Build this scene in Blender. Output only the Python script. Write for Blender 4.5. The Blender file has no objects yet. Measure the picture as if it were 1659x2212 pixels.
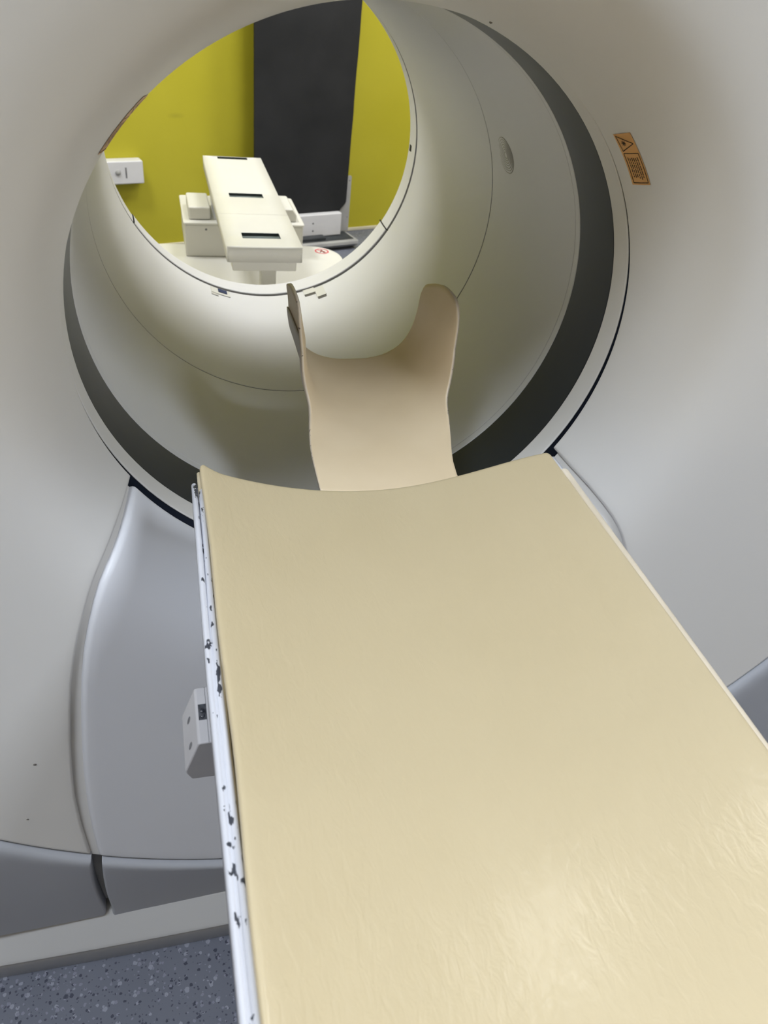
import bpy, bmesh, math, random
from mathutils import Matrix, Vector
random.seed(7)
C = bpy.context.scene.collection
ZC = 1.0                       # height of the bore axis above the floor
PI = math.pi
rad = math.radians

# ------------------------------------------------------------------ helpers
def empty(name, loc=(0, 0, 0), rz=0.0):
    o = bpy.data.objects.new(name, None); C.objects.link(o)
    o.location = loc; o.rotation_euler = (0, 0, rz); o.empty_display_size = .05
    return o

def tag(o, label=None, cat=None, group=None, kind=None):
    if label: o['label'] = label
    if cat: o['category'] = cat
    if group: o['group'] = group
    if kind: o['kind'] = kind
    return o

def link(name, me, mat, parent=None, smooth=True, wn=False):
    for p in me.polygons: p.use_smooth = smooth
    if mat: me.materials.append(mat)
    o = bpy.data.objects.new(name, me); C.objects.link(o)
    if parent is not None:
        o.parent = parent
        if parent.name in ROOTLOC: o.matrix_parent_inverse = ROOTLOC[parent.name]
    if wn:
        m = o.modifiers.new('wn', 'WEIGHTED_NORMAL'); m.keep_sharp = True
    return o
ROOTLOC = {}
def thing(name, loc, label, cat, group=None):
    """Empty at the thing's base; parts are written in world coordinates."""
    e = empty(name, loc); tag(e, label, cat, group)
    ROOTLOC[e.name] = Matrix.Translation(-Vector(loc))
    return e

def mesh(name, vs, fs):
    me = bpy.data.meshes.new(name); me.from_pydata([tuple(v) for v in vs], [], fs); me.update()
    return me

def grid_mesh(name, rows, closed=False):
    nr, nc = len(rows), len(rows[0])
    vs = [p for r in rows for p in r]; fs = []
    for i in range(nr - 1):
        for j in range(nc if closed else nc - 1):
            a, b = i*nc + j, i*nc + (j+1) % nc
            fs.append((a, b, b + nc, a + nc))
    return mesh(name, vs, fs)

def bm_box(bm, x0, x1, y0, y1, z0, z1, bev=0.0, seg=3, M=None):
    r = bmesh.ops.create_cube(bm, size=1.0)
    vs = r['verts']
    for v in vs:
        v.co = Vector(((x0+x1)/2 + v.co.x*(x1-x0), (y0+y1)/2 + v.co.y*(y1-y0), (z0+z1)/2 + v.co.z*(z1-z0)))
    if bev > 0:
        es = list({e for v in vs for e in v.link_edges})
        n = bmesh.ops.bevel(bm, geom=es, offset=bev, segments=seg, profile=.5, affect='EDGES')
        vs = list({v for f in n['faces'] for v in f.verts} | {v for v in vs if v.is_valid})
    if M is not None:
        for v in vs: v.co = M @ v.co
    return vs

def box(name, x0, x1, y0, y1, z0, z1, mat, parent=None, bev=.003, seg=3, M=None):
    bm = bmesh.new(); bm_box(bm, x0, x1, y0, y1, z0, z1, bev, seg, M)
    me = bpy.data.meshes.new(name); bm.to_mesh(me); bm.free()
    return link(name, me, mat, parent, wn=bev > 0, smooth=bev > 0)

def prism(name, poly, a0, a1, mat, parent=None, axis='y', bev=0.0, M=None, seg=3):
    """poly: 2D outline; extruded along axis between a0 and a1"""
    bm = bmesh.new()
    def P(p, a):
        if axis == 'y': return Vector((p[0], a, p[1]))
        if axis == 'z': return Vector((p[0], p[1], a))
        return Vector((a, p[0], p[1]))
    v0 = [bm.verts.new(P(p, a0)) for p in poly]; v1 = [bm.verts.new(P(p, a1)) for p in poly]
    n = len(poly)
    bm.faces.new(v0); bm.faces.new(v1[::-1])
    for i in range(n): bm.faces.new((v0[i], v1[i], v1[(i+1) % n], v0[(i+1) % n]))
    bmesh.ops.recalc_face_normals(bm, faces=bm.faces)
    if bev > 0:
        bmesh.ops.bevel(bm, geom=[e for e in bm.edges if e.calc_face_angle(0) > .5], offset=bev, segments=seg, profile=.5, affect='EDGES')
    if M is not None:
        for v in bm.verts: v.co = M @ v.co
    me = bpy.data.meshes.new(name); bm.to_mesh(me); bm.free()
    return link(name, me, mat, parent, wn=bev > 0, smooth=bev > 0)

def tube(name, pts, r, mat, parent=None, n=8, caps=True):
    pts = [Vector(p) for p in pts]; rows = []
    for i, p in enumerate(pts):
        d = (pts[min(i+1, len(pts)-1)] - pts[max(i-1, 0)]).normalized()
        up = Vector((0, 0, 1)) if abs(d.z) < .9 else Vector((1, 0, 0))
        a = d.cross(up).normalized(); b = d.cross(a)
        rr = r[i] if isinstance(r, (list, tuple)) else r
        rows.append([p + (a*math.cos(2*PI*k/n) + b*math.sin(2*PI*k/n))*rr for k in range(n)])
    me = grid_mesh(name, rows, closed=True)
    if caps:
        bm = bmesh.new(); bm.from_mesh(me); bm.verts.ensure_lookup_table()
        bm.faces.new([bm.verts[k] for k in range(n)]); bm.faces.new([bm.verts[len(pts)*n-1-k] for k in range(n)])
        bm.to_mesh(me); bm.free()
    return link(name, me, mat, parent)

def sstep(a, b, x):
    t = min(max((x-a)/(b-a), 0), 1); return t*t*(3-2*t)

def interp(t, x):
    if x <= t[0][0]: return t[0][1]
    for (a, b), (c, d) in zip(t, t[1:]):
        if x <= c: return b + (d-b)*(x-a)/(c-a)
    return t[-1][1]

def sinterp(t, x):
    """monotone-ish Catmull-Rom through a table"""
    if x <= t[0][0]: return t[0][1]
    if x >= t[-1][0]: return t[-1][1]
    for i in range(len(t)-1):
        if x <= t[i+1][0]:
            x0, y0 = t[i]; x1, y1 = t[i+1]; h = x1-x0; s = (x-x0)/h
            m0 = (t[i+1][1]-t[i-1][1])/(t[i+1][0]-t[i-1][0]) if i > 0 else (y1-y0)/h
            m1 = (t[i+2][1]-t[i][1])/(t[i+2][0]-t[i][0]) if i+2 < len(t) else (y1-y0)/h
            return ((2*s**3-3*s*s+1)*y0 + (s**3-2*s*s+s)*h*m0 + (-2*s**3+3*s*s)*y1 + (s**3-s*s)*h*m1)

# ------------------------------------------------------------------ materials
def material(name, col, rough=.5, spec=.5, metal=0.0, coat=0.0):
    m = bpy.data.materials.new(name); m.use_nodes = True
    b = m.node_tree.nodes['Principled BSDF']
    b.inputs['Base Color'].default_value = (*col, 1); b.inputs['Roughness'].default_value = rough
    b.inputs['Specular IOR Level'].default_value = spec; b.inputs['Metallic'].default_value = metal
    b.inputs['Coat Weight'].default_value = coat
    return m
def nodes(m): return m.node_tree.nodes, m.node_tree.links, m.node_tree.nodes['Principled BSDF']
def noise_var(m, c0, c1, scale=3.0, detail=4.0, lo=.35, hi=.65, bump=0.0, bscale=200.0, stretch=(1, 1, 1)):
    N, L, B = nodes(m)
    tc = N.new('ShaderNodeTexCoord'); mp = N.new('ShaderNodeMapping'); mp.inputs['Scale'].default_value = stretch
    L.new(tc.outputs['Object'], mp.inputs['Vector'])
    n = N.new('ShaderNodeTexNoise'); n.inputs['Scale'].default_value = scale; n.inputs['Detail'].default_value = detail
    L.new(mp.outputs['Vector'], n.inputs['Vector'])
    r = N.new('ShaderNodeValToRGB'); r.color_ramp.elements[0].position = lo; r.color_ramp.elements[1].position = hi
    r.color_ramp.elements[0].color = (*c0, 1); r.color_ramp.elements[1].color = (*c1, 1)
    L.new(n.outputs['Fac'], r.inputs['Fac']); L.new(r.outputs['Color'], B.inputs['Base Color'])
    if bump:
        n2 = N.new('ShaderNodeTexNoise'); n2.inputs['Scale'].default_value = bscale; n2.inputs['Detail'].default_value = 3
        L.new(mp.outputs['Vector'], n2.inputs['Vector'])
        bp = N.new('ShaderNodeBump'); bp.inputs['Strength'].default_value = bump; bp.inputs['Distance'].default_value = .002
        L.new(n2.outputs['Fac'], bp.inputs['Height']); L.new(bp.outputs['Normal'], B.inputs['Normal'])
    return m

M = {}
M['cover'] = noise_var(material('gantry_plastic', (.72, .71, .69), .42, .45), (.725, .705, .675), (.75, .73, .70), 2.2, 3)
M['cover_cool_shade'] = noise_var(material('gantry_plastic_cool_shade', (.70, .70, .73), .40, .45), (.70, .705, .74), (.72, .725, .76), 2.2, 3)  # same plastic tinted bluish: cool shade low down put into the colour
M['cover_low_shade'] = noise_var(material('skirt_plastic_shaded', (.44, .445, .47), .45, .4), (.455, .47, .51), (.485, .50, .54), 2.2, 3)  # shade on the skirts put into a darker, bluer plastic
M['tunnel'] = noise_var(material('tunnel_plastic', (.58, .565, .52), .38, .45), (.672, .668, .672), (.69, .686, .69), 2.0, 3)
M['band'] = noise_var(material('band_window', (.022, .023, .026), .38, .25), (.017, .020, .025), (.022, .026, .031), 3, 2)
M['gap'] = noise_var(material('dark_gap', (.012, .012, .013), .7, .2), (.011, .011, .012), (.016, .016, .017), 20, 2)
M['navy'] = noise_var(material('navy_gap', (.018, .022, .036), .5, .3), (.020, .026, .042), (.028, .034, .054), 12, 2)
M['seam'] = noise_var(material('seam_line', (.10, .095, .08), .7, .2), (.09, .085, .07), (.13, .12, .10), 30, 2)
M['grille'] = noise_var(material('grille_plastic', (.5, .485, .445), .5, .3), (.49, .475, .435), (.515, .5, .46), 20, 2)
M['trim'] = noise_var(material('plinth_plastic', (.50, .50, .50), .4, .4), (.62, .62, .62), (.66, .66, .66), 3, 3)
M['trim_dark'] = noise_var(material('plinth_edge_plastic', (.36, .365, .36), .45, .4), (.60, .605, .60), (.65, .65, .645), 3, 3)
M['orange'] = noise_var(material('sticker_orange', (.56, .28, .085), .45, .3), (.70, .37, .13), (.77, .42, .16), 40, 2)
M['ink'] = noise_var(material('sticker_ink', (.05, .035, .02), .6, .2), (.045, .03, .018), (.07, .05, .03), 80, 2)
M['mattress'] = material('cream_vinyl', (.55, .48, .31), .42, .40, coat=.30)
M['piping'] = noise_var(material('cream_piping', (.60, .52, .36), .45, .4), (.46, .39, .26), (.54, .47, .33), 30, 3)
M['border'] = noise_var(material('cream_border', (.80, .70, .53), .45, .4), (.66, .58, .45), (.70, .62, .49), 20, 3)
M['holder'] = noise_var(material('beige_foam_skin', (.72, .61, .44), .5, .35), (.72, .585, .39), (.76, .625, .43), 8, 3)
M['holder_shell'] = noise_var(material('holder_shell', (.62, .58, .53), .5, .35), (.60, .56, .51), (.65, .61, .56), 8, 3)
M['frame'] = noise_var(material('table_grey', (.35, .35, .37), .5, .4), (.33, .33, .35), (.38, .38, .40), 6, 3)
M['boxp'] = noise_var(material('control_box_plastic', (.50, .49, .50), .42, .4), (.48, .47, .485), (.53, .52, .53), 12, 3)
M['hole'] = noise_var(material('screw_hole_shadow', (.16, .16, .17), .6, .3), (.14, .14, .15), (.2, .2, .21), 90, 2)
M['socket'] = noise_var(material('socket_black', (.03, .032, .04), .3, .6), (.02, .022, .03), (.09, .095, .11), 160, 4)
M['ivory'] = noise_var(material('ivory_metal', (.70, .69, .60), .42, .4), (.61, .60, .55), (.64, .63, .58), 5, 3)
M['roller'] = noise_var(material('slot_roller', (.10, .12, .12), .55, .2), (.09, .115, .12), (.14, .17, .175), 20, 3, stretch=(1, 12, 12))
M['liner'] = noise_var(material('slot_liner', (.03, .035, .037), .7, .15), (.045, .056, .06), (.065, .078, .082), 30, 2)
M['red'] = noise_var(material('sticker_red', (.60, .08, .10), .5, .3), (.56, .07, .09), (.66, .12, .14), 60, 2)
M['white'] = noise_var(material('white_painted', (.66, .66, .68), .4, .4), (.64, .64, .66), (.69, .69, .71), 6, 3)
M['greymetal'] = noise_var(material('grey_painted', (.36, .36, .36), .5, .4), (.34, .34, .34), (.40, .40, .39), 9, 3)
M['charcoal'] = noise_var(material('charcoal_board', (.018, .019, .021), .6, .3), (.011, .012, .0135), (.019, .020, .022), 4, 4, bump=.1, bscale=60)
M['rubber'] = noise_var(material('dark_rubber', (.035, .04, .045), .6, .3), (.03, .035, .04), (.05, .055, .06), 20, 3)
M['blue'] = noise_var(material('blue_mark', (.015, .03, .10), .4, .4), (.012, .025, .09), (.02, .04, .12), 50, 2)
M['roomwall'] = noise_var(material('painted_beige_wall', (.55, .55, .56), .8, .2), (.62, .54, .42), (.66, .58, .46), 2, 4)
M['ceil'] = noise_var(material('ceiling_paint', (.75, .75, .74), .9, .1), (.72, .68, .60), (.75, .71, .63), 2, 4)
M['lampframe'] = noise_var(material('lamp_frame', (.7, .7, .7), .5, .4), (.68, .68, .68), (.72, .72, .72), 5, 2)
M['scuff'] = noise_var(material('scuff_mark', (.20, .18, .16), .8, .1), (.17, .155, .14), (.26, .24, .21), 200, 3)

def wrinkled_vinyl(m):
    N, L, B = nodes(m)
    tc = N.new('ShaderNodeTexCoord')
    n = N.new('ShaderNodeTexNoise'); n.inputs['Scale'].default_value = 3.0; n.inputs['Detail'].default_value = 4
    L.new(tc.outputs['Object'], n.inputs['Vector'])
    r = N.new('ShaderNodeValToRGB'); r.color_ramp.elements[0].position = .3; r.color_ramp.elements[1].position = .7
    r.color_ramp.elements[0].color = (.555, .460, .286, 1); r.color_ramp.elements[1].color = (.600, .503, .325, 1)
    L.new(n.outputs['Fac'], r.inputs['Fac']); L.new(r.outputs['Color'], B.inputs['Base Color'])
    # fine diagonal creases + soft lumps
    mp = N.new('ShaderNodeMapping'); mp.inputs['Rotation'].default_value = (0, 0, rad(-28)); mp.inputs['Scale'].default_value = (1.0, .45, 1)
    L.new(tc.outputs['Object'], mp.inputs['Vector'])
    n2 = N.new('ShaderNodeTexNoise'); n2.inputs['Scale'].default_value = 120; n2.inputs['Detail'].default_value = 5; n2.inputs['Distortion'].default_value = .6
    L.new(mp.outputs['Vector'], n2.inputs['Vector'])
    n3 = N.new('ShaderNodeTexNoise'); n3.inputs['Scale'].default_value = 14; n3.inputs['Detail'].default_value = 3
    L.new(mp.outputs['Vector'], n3.inputs['Vector'])
    ad = N.new('ShaderNodeMath'); ad.operation = 'MULTIPLY_ADD'; ad.inputs[1].default_value = .34
    L.new(n2.outputs['Fac'], ad.inputs[0]); L.new(n3.outputs['Fac'], ad.inputs[2])
    bp = N.new('ShaderNodeBump'); bp.inputs['Strength'].default_value = .85; bp.inputs['Distance'].default_value = .0022
    L.new(ad.outputs[0], bp.inputs['Height']); L.new(bp.outputs['Normal'], B.inputs['Normal']); L.new(bp.outputs['Normal'], B.inputs['Coat Normal']); B.inputs['Coat Roughness'].default_value = .17
wrinkled_vinyl(M['mattress'])

def chipped(name, base, chip, scale, thr, xmask=None, stretch=(1, 1, 1)):
    """white paint with dark chips where noise peaks; xmask=(centre, halfwidth) keeps chips along one line"""
    m = material(name, base, .38, .45); N, L, B = nodes(m)
    tc = N.new('ShaderNodeTexCoord'); mp = N.new('ShaderNodeMapping'); mp.inputs['Scale'].default_value = stretch
    L.new(tc.outputs['Object'], mp.inputs['Vector'])
    n = N.new('ShaderNodeTexNoise'); n.inputs['Scale'].default_value = scale; n.inputs['Detail'].default_value = 3.5
    L.new(mp.outputs['Vector'], n.inputs['Vector'])
    big = N.new('ShaderNodeTexNoise'); big.inputs['Scale'].default_value = 9; big.inputs['Detail'].default_value = 1
    L.new(tc.outputs['Object'], big.inputs['Vector'])
    sm = N.new('ShaderNodeMath'); sm.operation = 'MULTIPLY_ADD'; sm.inputs[1].default_value = .25
    L.new(big.outputs['Fac'], sm.inputs[0]); L.new(n.outputs['Fac'], sm.inputs[2])
    fac = sm.outputs[0]
    if xmask:
        sx = N.new('ShaderNodeSeparateXYZ'); L.new(tc.outputs['Object'], sx.inputs[0])
        s1 = N.new('ShaderNodeMath'); s1.operation = 'SUBTRACT'; s1.inputs[1].default_value = xmask[0]; L.new(sx.outputs['X'], s1.inputs[0])
        s2 = N.new('ShaderNodeMath'); s2.operation = 'ABSOLUTE'; L.new(s1.outputs[0], s2.inputs[0])
        s3 = N.new('ShaderNodeMath'); s3.operation = 'MULTIPLY_ADD'; s3.inputs[1].default_value = -1.0/xmask[1]*.12; s3.inputs[2].default_value = .12
        L.new(s2.outputs[0], s3.inputs[0])
        s4 = N.new('ShaderNodeMath'); s4.operation = 'ADD'; L.new(fac, s4.inputs[0]); L.new(s3.outputs[0], s4.inputs[1]); fac = s4.outputs[0]
    r = N.new('ShaderNodeValToRGB'); r.color_ramp.elements[0].position = thr; r.color_ramp.elements[1].position = thr + .012
    r.color_ramp.elements[0].color = (*base, 1); r.color_ramp.elements[1].color = (*chip, 1)
    L.new(fac, r.inputs['Fac']); L.new(r.outputs['Color'], B.inputs['Base Color'])
    return m
M['rail'] = chipped('chipped_white_rail', (.63, .64, .69), (.05, .055, .07), 150, .826, xmask=(-.2290, .0085), stretch=(1, .5, 1))
M['rail_plain'] = noise_var(material('white_rail', (.8, .8, .82), .35, .45), (.78, .78, .8), (.82, .82, .84), 6, 2)
M['rim'] = chipped('chipped_holder_rim', (.74, .64, .50), (.08, .06, .05), 160, .79)

def yellow_wall():
    m = material('yellow_wall_paint', (.42, .38, .015), .55, .35); N, L, B = nodes(m)
    tc = N.new('ShaderNodeTexCoord')
    n = N.new('ShaderNodeTexNoise'); n.inputs['Scale'].default_value = 1.6; n.inputs['Detail'].default_value = 3
    L.new(tc.outputs['Object'], n.inputs['Vector'])
    r = N.new('ShaderNodeValToRGB'); r.color_ramp.elements[0].position = .3; r.color_ramp.elements[1].position = .7
    r.color_ramp.elements[0].color = (.44, .395, .022, 1); r.color_ramp.elements[1].color = (.49, .44, .035, 1)
    L.new(n.outputs['Fac'], r.inputs['Fac'])
    # faint smudge on the paint
    vm = N.new('ShaderNodeVectorMath'); vm.operation = 'SUBTRACT'; vm.inputs[1].default_value = (-.13, 3.155, .605)
    L.new(tc.outputs['Object'], vm.inputs[0])
    vs = N.new('ShaderNodeVectorMath'); vs.operation = 'MULTIPLY'; vs.inputs[1].default_value = (22, 22, 75); L.new(vm.outputs[0], vs.inputs[0])
    ln = N.new('ShaderNodeVectorMath'); ln.operation = 'LENGTH'; L.new(vs.outputs[0], ln.inputs[0])
    mr = N.new('ShaderNodeMapRange'); mr.inputs['From Min'].default_value = 0; mr.inputs['From Max'].default_value = 1.1
    mr.inputs['To Min'].default_value = .28; mr.inputs['To Max'].default_value = 0; L.new(ln.outputs['Value'], mr.inputs['Value'])
    mx = N.new('ShaderNodeMix'); mx.data_type = 'RGBA'; mx.inputs['B'].default_value = (.16, .14, .02, 1)
    L.new(mr.outputs['Result'], mx.inputs['Factor']); L.new(r.outputs['Color'], mx.inputs['A']); L.new(mx.outputs['Result'], B.inputs['Base Color'])
    return m
M['yellow'] = yellow_wall()

def speckled_floor():
    m = material('speckled_vinyl_floor', (.12, .125, .17), .5, .35); N, L, B = nodes(m)
    tc = N.new('ShaderNodeTexCoord')
    nz = N.new('ShaderNodeTexNoise'); nz.inputs['Scale'].default_value = 260; nz.inputs['Detail'].default_value = 2
    L.new(tc.outputs['Object'], nz.inputs['Vector'])
    ad = N.new('ShaderNodeVectorMath'); ad.operation = 'MULTIPLY_ADD'; ad.inputs[1].default_value = (.004, .004, .004)
    L.new(nz.outputs['Color'], ad.inputs[0]); L.new(tc.outputs['Object'], ad.inputs[2])
    base = N.new('ShaderNodeValToRGB'); base.color_ramp.elements[0].color = (.14, .152, .192, 1); base.color_ramp.elements[1].color = (.18, .192, .238, 1)
    n0 = N.new('ShaderNodeTexNoise'); n0.inputs['Scale'].default_value = 9; n0.inputs['Detail'].default_value = 6
    L.new(tc.outputs['Object'], n0.inputs['Vector']); L.new(n0.outputs['Fac'], base.inputs['Fac'])
    prev = base.outputs['Color']
    for sc, rmax, col, seed, keep in ((84, .30, (.30, .315, .38), 0.0, .45), (95, .27, (.055, .06, .09), 3.3, .50), (120, .32, (.235, .245, .31), 7.7, .55), (190, .30, (.075, .08, .115), 1.7, .5)):
        mp = N.new('ShaderNodeMapping'); mp.inputs['Location'].default_value = (seed, seed*1.7, 0); L.new(ad.outputs[0], mp.inputs['Vector'])
        v = N.new('ShaderNodeTexVoronoi'); v.inputs['Scale'].default_value = sc; L.new(mp.outputs[0], v.inputs['Vector'])
        sp = N.new('ShaderNodeSeparateColor'); L.new(v.outputs['Color'], sp.inputs[0])
        k = N.new('ShaderNodeMath'); k.operation = 'LESS_THAN'; k.inputs[1].default_value = keep; L.new(sp.outputs[0], k.inputs[0])
        rr = N.new('ShaderNodeMath'); rr.operation = 'MULTIPLY_ADD'; rr.inputs[1].default_value = rmax*.8; rr.inputs[2].default_value = rmax*.45; L.new(sp.outputs[1], rr.inputs[0])
        d = N.new('ShaderNodeMath'); d.operation = 'LESS_THAN'; L.new(v.outputs['Distance'], d.inputs[0]); L.new(rr.outputs[0], d.inputs[1])
        f = N.new('ShaderNodeMath'); f.operation = 'MULTIPLY'; L.new(k.outputs[0], f.inputs[0]); L.new(d.outputs[0], f.inputs[1])
        mx = N.new('ShaderNodeMix'); mx.data_type = 'RGBA'; mx.inputs['B'].default_value = (*col, 1)
        L.new(f.outputs[0], mx.inputs['Factor']); L.new(prev, mx.inputs['A']); prev = mx.outputs['Result']
    L.new(prev, B.inputs['Base Color'])
    return m
M['floor'] = speckled_floor()

# ------------------------------------------------------------------ the room
WALLM = .3                                              # the yellow wall runs at a slant
O = Vector((.788, 3.431, 0)); U = Vector((1, WALLM, 0)).normalized(); Nn = Vector((U.y, -U.x, 0))
def D(u, w, z): return O + U*u + Nn*w + Vector((0, 0, z))
MD = Matrix(((U.x, Nn.x, 0, O.x), (U.y, Nn.y, 0, O.y), (0, 0, 1, 0), (0, 0, 0, 1)))      # (u, w, z) -> world
H = 2.75; XL, XR, YF = -2.6, 2.6, -3.4
def wy(x): return O.y + WALLM*(x - O.x)
def st(o): o['kind'] = 'structure'; return o
st(prism('floor', [(XL-.1, YF-.1), (XR+.1, YF-.1), (XR+.1, wy(XR+.1)+.12), (XL-.1, wy(XL-.1)+.12)], -.1, 0, M['floor'], axis='z'))
st(prism('ceiling', [(XL-.1, YF-.1), (XR+.1, YF-.1), (XR+.1, wy(XR+.1)+.12), (XL-.1, wy(XL-.1)+.12)], H, H+.1, M['ceil'], axis='z'))
st(prism('wall_back', [(XL, wy(XL)), (XR, wy(XR)), (XR, wy(XR)+.1), (XL, wy(XL)+.1)], 0, H, M['yellow'], axis='z'))
st(prism('wall_left', [(XL-.1, YF), (XL, YF), (XL, wy(XL)), (XL-.1, wy(XL))], 0, H, M['roomwall'], axis='z'))
st(prism('wall_right', [(XR, YF), (XR+.1, YF), (XR+.1, wy(XR)), (XR, wy(XR))], 0, H, M['roomwall'], axis='z'))
st(prism('wall_front', [(XL, YF-.1), (XR, YF-.1), (XR, YF), (XL, YF)], 0, H, M['roomwall'], axis='z'))
M['skirting'] = noise_var(material('cream_skirting', (.62, .58, .44), .5, .4), (.6, .56, .42), (.66, .62, .48), 8, 2)
st(box('baseboard_back', -3.2, 1.7, 0.0005, .012, 0.0005, .018, M['skirting'], M=MD, bev=.002, seg=1))

# ------------------------------------------------------------------ gantry profile
RS = .3655
def Yf(r):
    s = max(r - RS, 0)
    y = -.002 - .15*(1 - math.exp(-s/.025)) - .25*min(s, .47)
    return y
def RO(th):                                              # outline of the whole machine, th from straight down
    hz = .88 if math.cos(th) > 0 else .98
    return (abs(math.sin(th)/1.02)**9 + abs(math.cos(th)/hz)**9)**(-1/9)
def Yo(r, th):                                           # with rounded outer shoulder
    R = RO(th); y = Yf(r); d = R - r
    if d < .07: y += .07 - math.sqrt(max(.07**2 - (.07-d)**2, 0))
    return y
def polar(r, th, y): return Vector((r*math.sin(th), y, ZC - r*math.cos(th)))

def polar_panel(name, mat, parent, thL, thR, r0, r1, yfun, nu, nv, rnd=.005, flange=.02, power=1.0, rlist=None, sides=(1, 1, 1, 1), off=0.0):
    """panel between edge angles thL(r), thR(r) and radii r0..r1(th); rounded rims turned back into +y"""
    ins = [(0, flange), (0, rnd), (rnd*.13, rnd*.5), (rnd*.36, rnd*.22), (rnd*.65, rnd*.06), (rnd, 0)]
    def axis_list(n, a, b, length, pw=1.0):
        l = []
        if a: l += [(i/length, d) for i, d in ins]
        else: l += [(0, 0)]
        lo = rnd/length if a else 0; hi = 1 - (rnd/length if b else 0)
        l += [(lo + (hi-lo)*(k/n)**pw, 0) for k in range(1, n)]
        if b: l += [(1 - i/length, d) for i, d in reversed(ins)]
        else: l += [(1, 0)]
        return l
    r0f = r0 if callable(r0) else (lambda th: r0)
    tm = (thL(.85)+thR(.85))/2; r0 = r0f(tm)
    vl = rlist if rlist else axis_list(nv, sides[2], sides[3], max(r1(0) - r0, .05), power)
    rows = []
    for v, dv in vl:
        row = []
        ra = r0 + v*(r1((thL(r0)+thR(r0))/2) - r0)
        a, b = thL(ra), thR(ra); w = abs(b - a)*max(ra, .05)
        for u, du in axis_list(nu, sides[0], sides[1], w):
            th = a + (b-a)*u
            r = r0f(th) + v*(r1(th) - r0f(th))
            # edges follow the curve thL(r): recompute with the true radius
            a2, b2 = thL(r), thR(r); th = a2 + (b2-a2)*u
            y = yfun(r, th); sl = (yfun(r+1e-5, th) - y)/1e-5; sl = max(min(sl, 0), -12); ln = math.hypot(sl, 1); dd = max(dv, du) + off
            row.append(polar(r - sl/ln*dd, th, y + dd/ln))
        rows.append(row)
    return link(name, grid_mesh(name, rows), mat, parent)

gantry = thing('scanner_gantry', (0, .4, 0), 'large off-white scanner gantry with a round bore and dark inner ring', 'medical scanner')
# seam angles against radius (degrees from straight down); left of the picture negative
L1 = [(.366, 57.7), (.3901, 57.75), (.4255, 56.3), (.4748, 52.4), (.5297, 48.1), (.5986, 43.0), (.6628, 38.9), (.7204, 35.6), (.7762, 32.3), (.802, 30.9)]
L2 = [(.366, 56.5), (.3855, 56.1), (.4217, 55.1), (.4631, 52.0), (.5147, 47.8), (.5673, 43.6), (.6341, 39.1), (.6992, 35.4), (.7548, 32.4), (.80, 30.1)]
l1 = lambda r: -rad(sinterp(L1, r)); l2 = lambda r: -rad(sinterp(L2, r))
r1_ = lambda r: rad(sinterp(L1, r) + 1.3); r2_ = lambda r: rad(sinterp(L2, r) + 1.2)
SEAM = .7975

# side and top cover: one C-shaped shell from the left seam over the top to the right seam
def cover_r1(th):
    a = abs(((th + PI) % (2*PI)) - PI)
    low = rad(60); full = RO(th)
    if a < low: return SEAM
    if a < low + rad(30):
        k = (a-low)/rad(30); k = k*k*(3-2*k); return SEAM + (full-SEAM)*k
    return full
def cover_y(r, th):
    a = abs(((th + PI) % (2*PI)) - PI); k = min(max((rad(112)-a)/rad(50), 0), 1)
    return Yo(r, th) - .0045*k*math.exp(-(r-RS)/.003)
def cover_edge_a(r): return r1_(r) if r < SEAM+.01 else r1_(SEAM)
def cover_edge_b(r): return 2*PI + l1(r) if r < SEAM+.01 else 2*PI + l1(SEAM)
rl = [(s/(SEAM-RS), d) for s, d in ((0, .014), (0, .003), (.00006, .0012), (.00018, .0004), (.0004, 0))]
for s in (.0009, .0015, .003, .005, .0075, .010, .013, .017, .021, .026, .032, .04, .05, .062, .076, .092, .11, .13, .155, .185, .22, .26, .30, .34, .38, .405, .42, .4268):
    rl.append((s/(SEAM-RS), 0))
rl = [(v, d) for v, d in rl if v < 1]
rl += [(1 - i/(SEAM-RS), d) for i, d in ((.005, 0), (.003, .0004), (.0015, .0012), (.0004, .003), (0, .005), (0, .02))]
polar_panel('side_cover', M['cover'], gantry, cover_edge_a, cover_edge_b, RS, cover_r1, cover_y, 220, 10, rlist=rl, rnd=.006)
# lower centre panel between the seams
rl2 = []
R0c = .3672
for s, d in ((0, .02), (0, .005), (.0001, .0026), (.0003, .0012), (.0006, .0003), (.0011, 0), (.0025, 0), (.005, 0)): rl2.append((s/(SEAM-R0c), d))
for s in (.008, .011, .015, .02, .026, .034, .045, .06, .08, .105, .135, .17, .21, .25, .30, .35, .39, .415): rl2.append((s/(SEAM-R0c), 0))
rl2 += [(1 - i/(SEAM-R0c), d) for i, d in ((.005, 0), (.003, .0004), (.0015, .0012), (.0004, .003), (0, .005), (0, .02))]
polar_panel('lower_centre_panel', M['cover_cool_shade'], gantry, l2, r2_, R0c, lambda th: SEAM, lambda r, th: Yf(r) - .001, 60, 10, rlist=rl2, rnd=.009)
# recessed channels in the two seams
def Yf2(r, th): return Yf(r)
for nm, ea, eb in (('seam_channel', lambda r: l1(r) - rad(.6), lambda r: l2(r) + rad(.5)), ('seam_channel', lambda r: r2_(r) - rad(.5), lambda r: r1_(r) + rad(.6))):
    polar_panel(nm, M['cover'], gantry, ea, eb, .3674, lambda th: SEAM+.006, Yf2, 6, 80, sides=(0, 0, 0, 0), off=.009)
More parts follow.
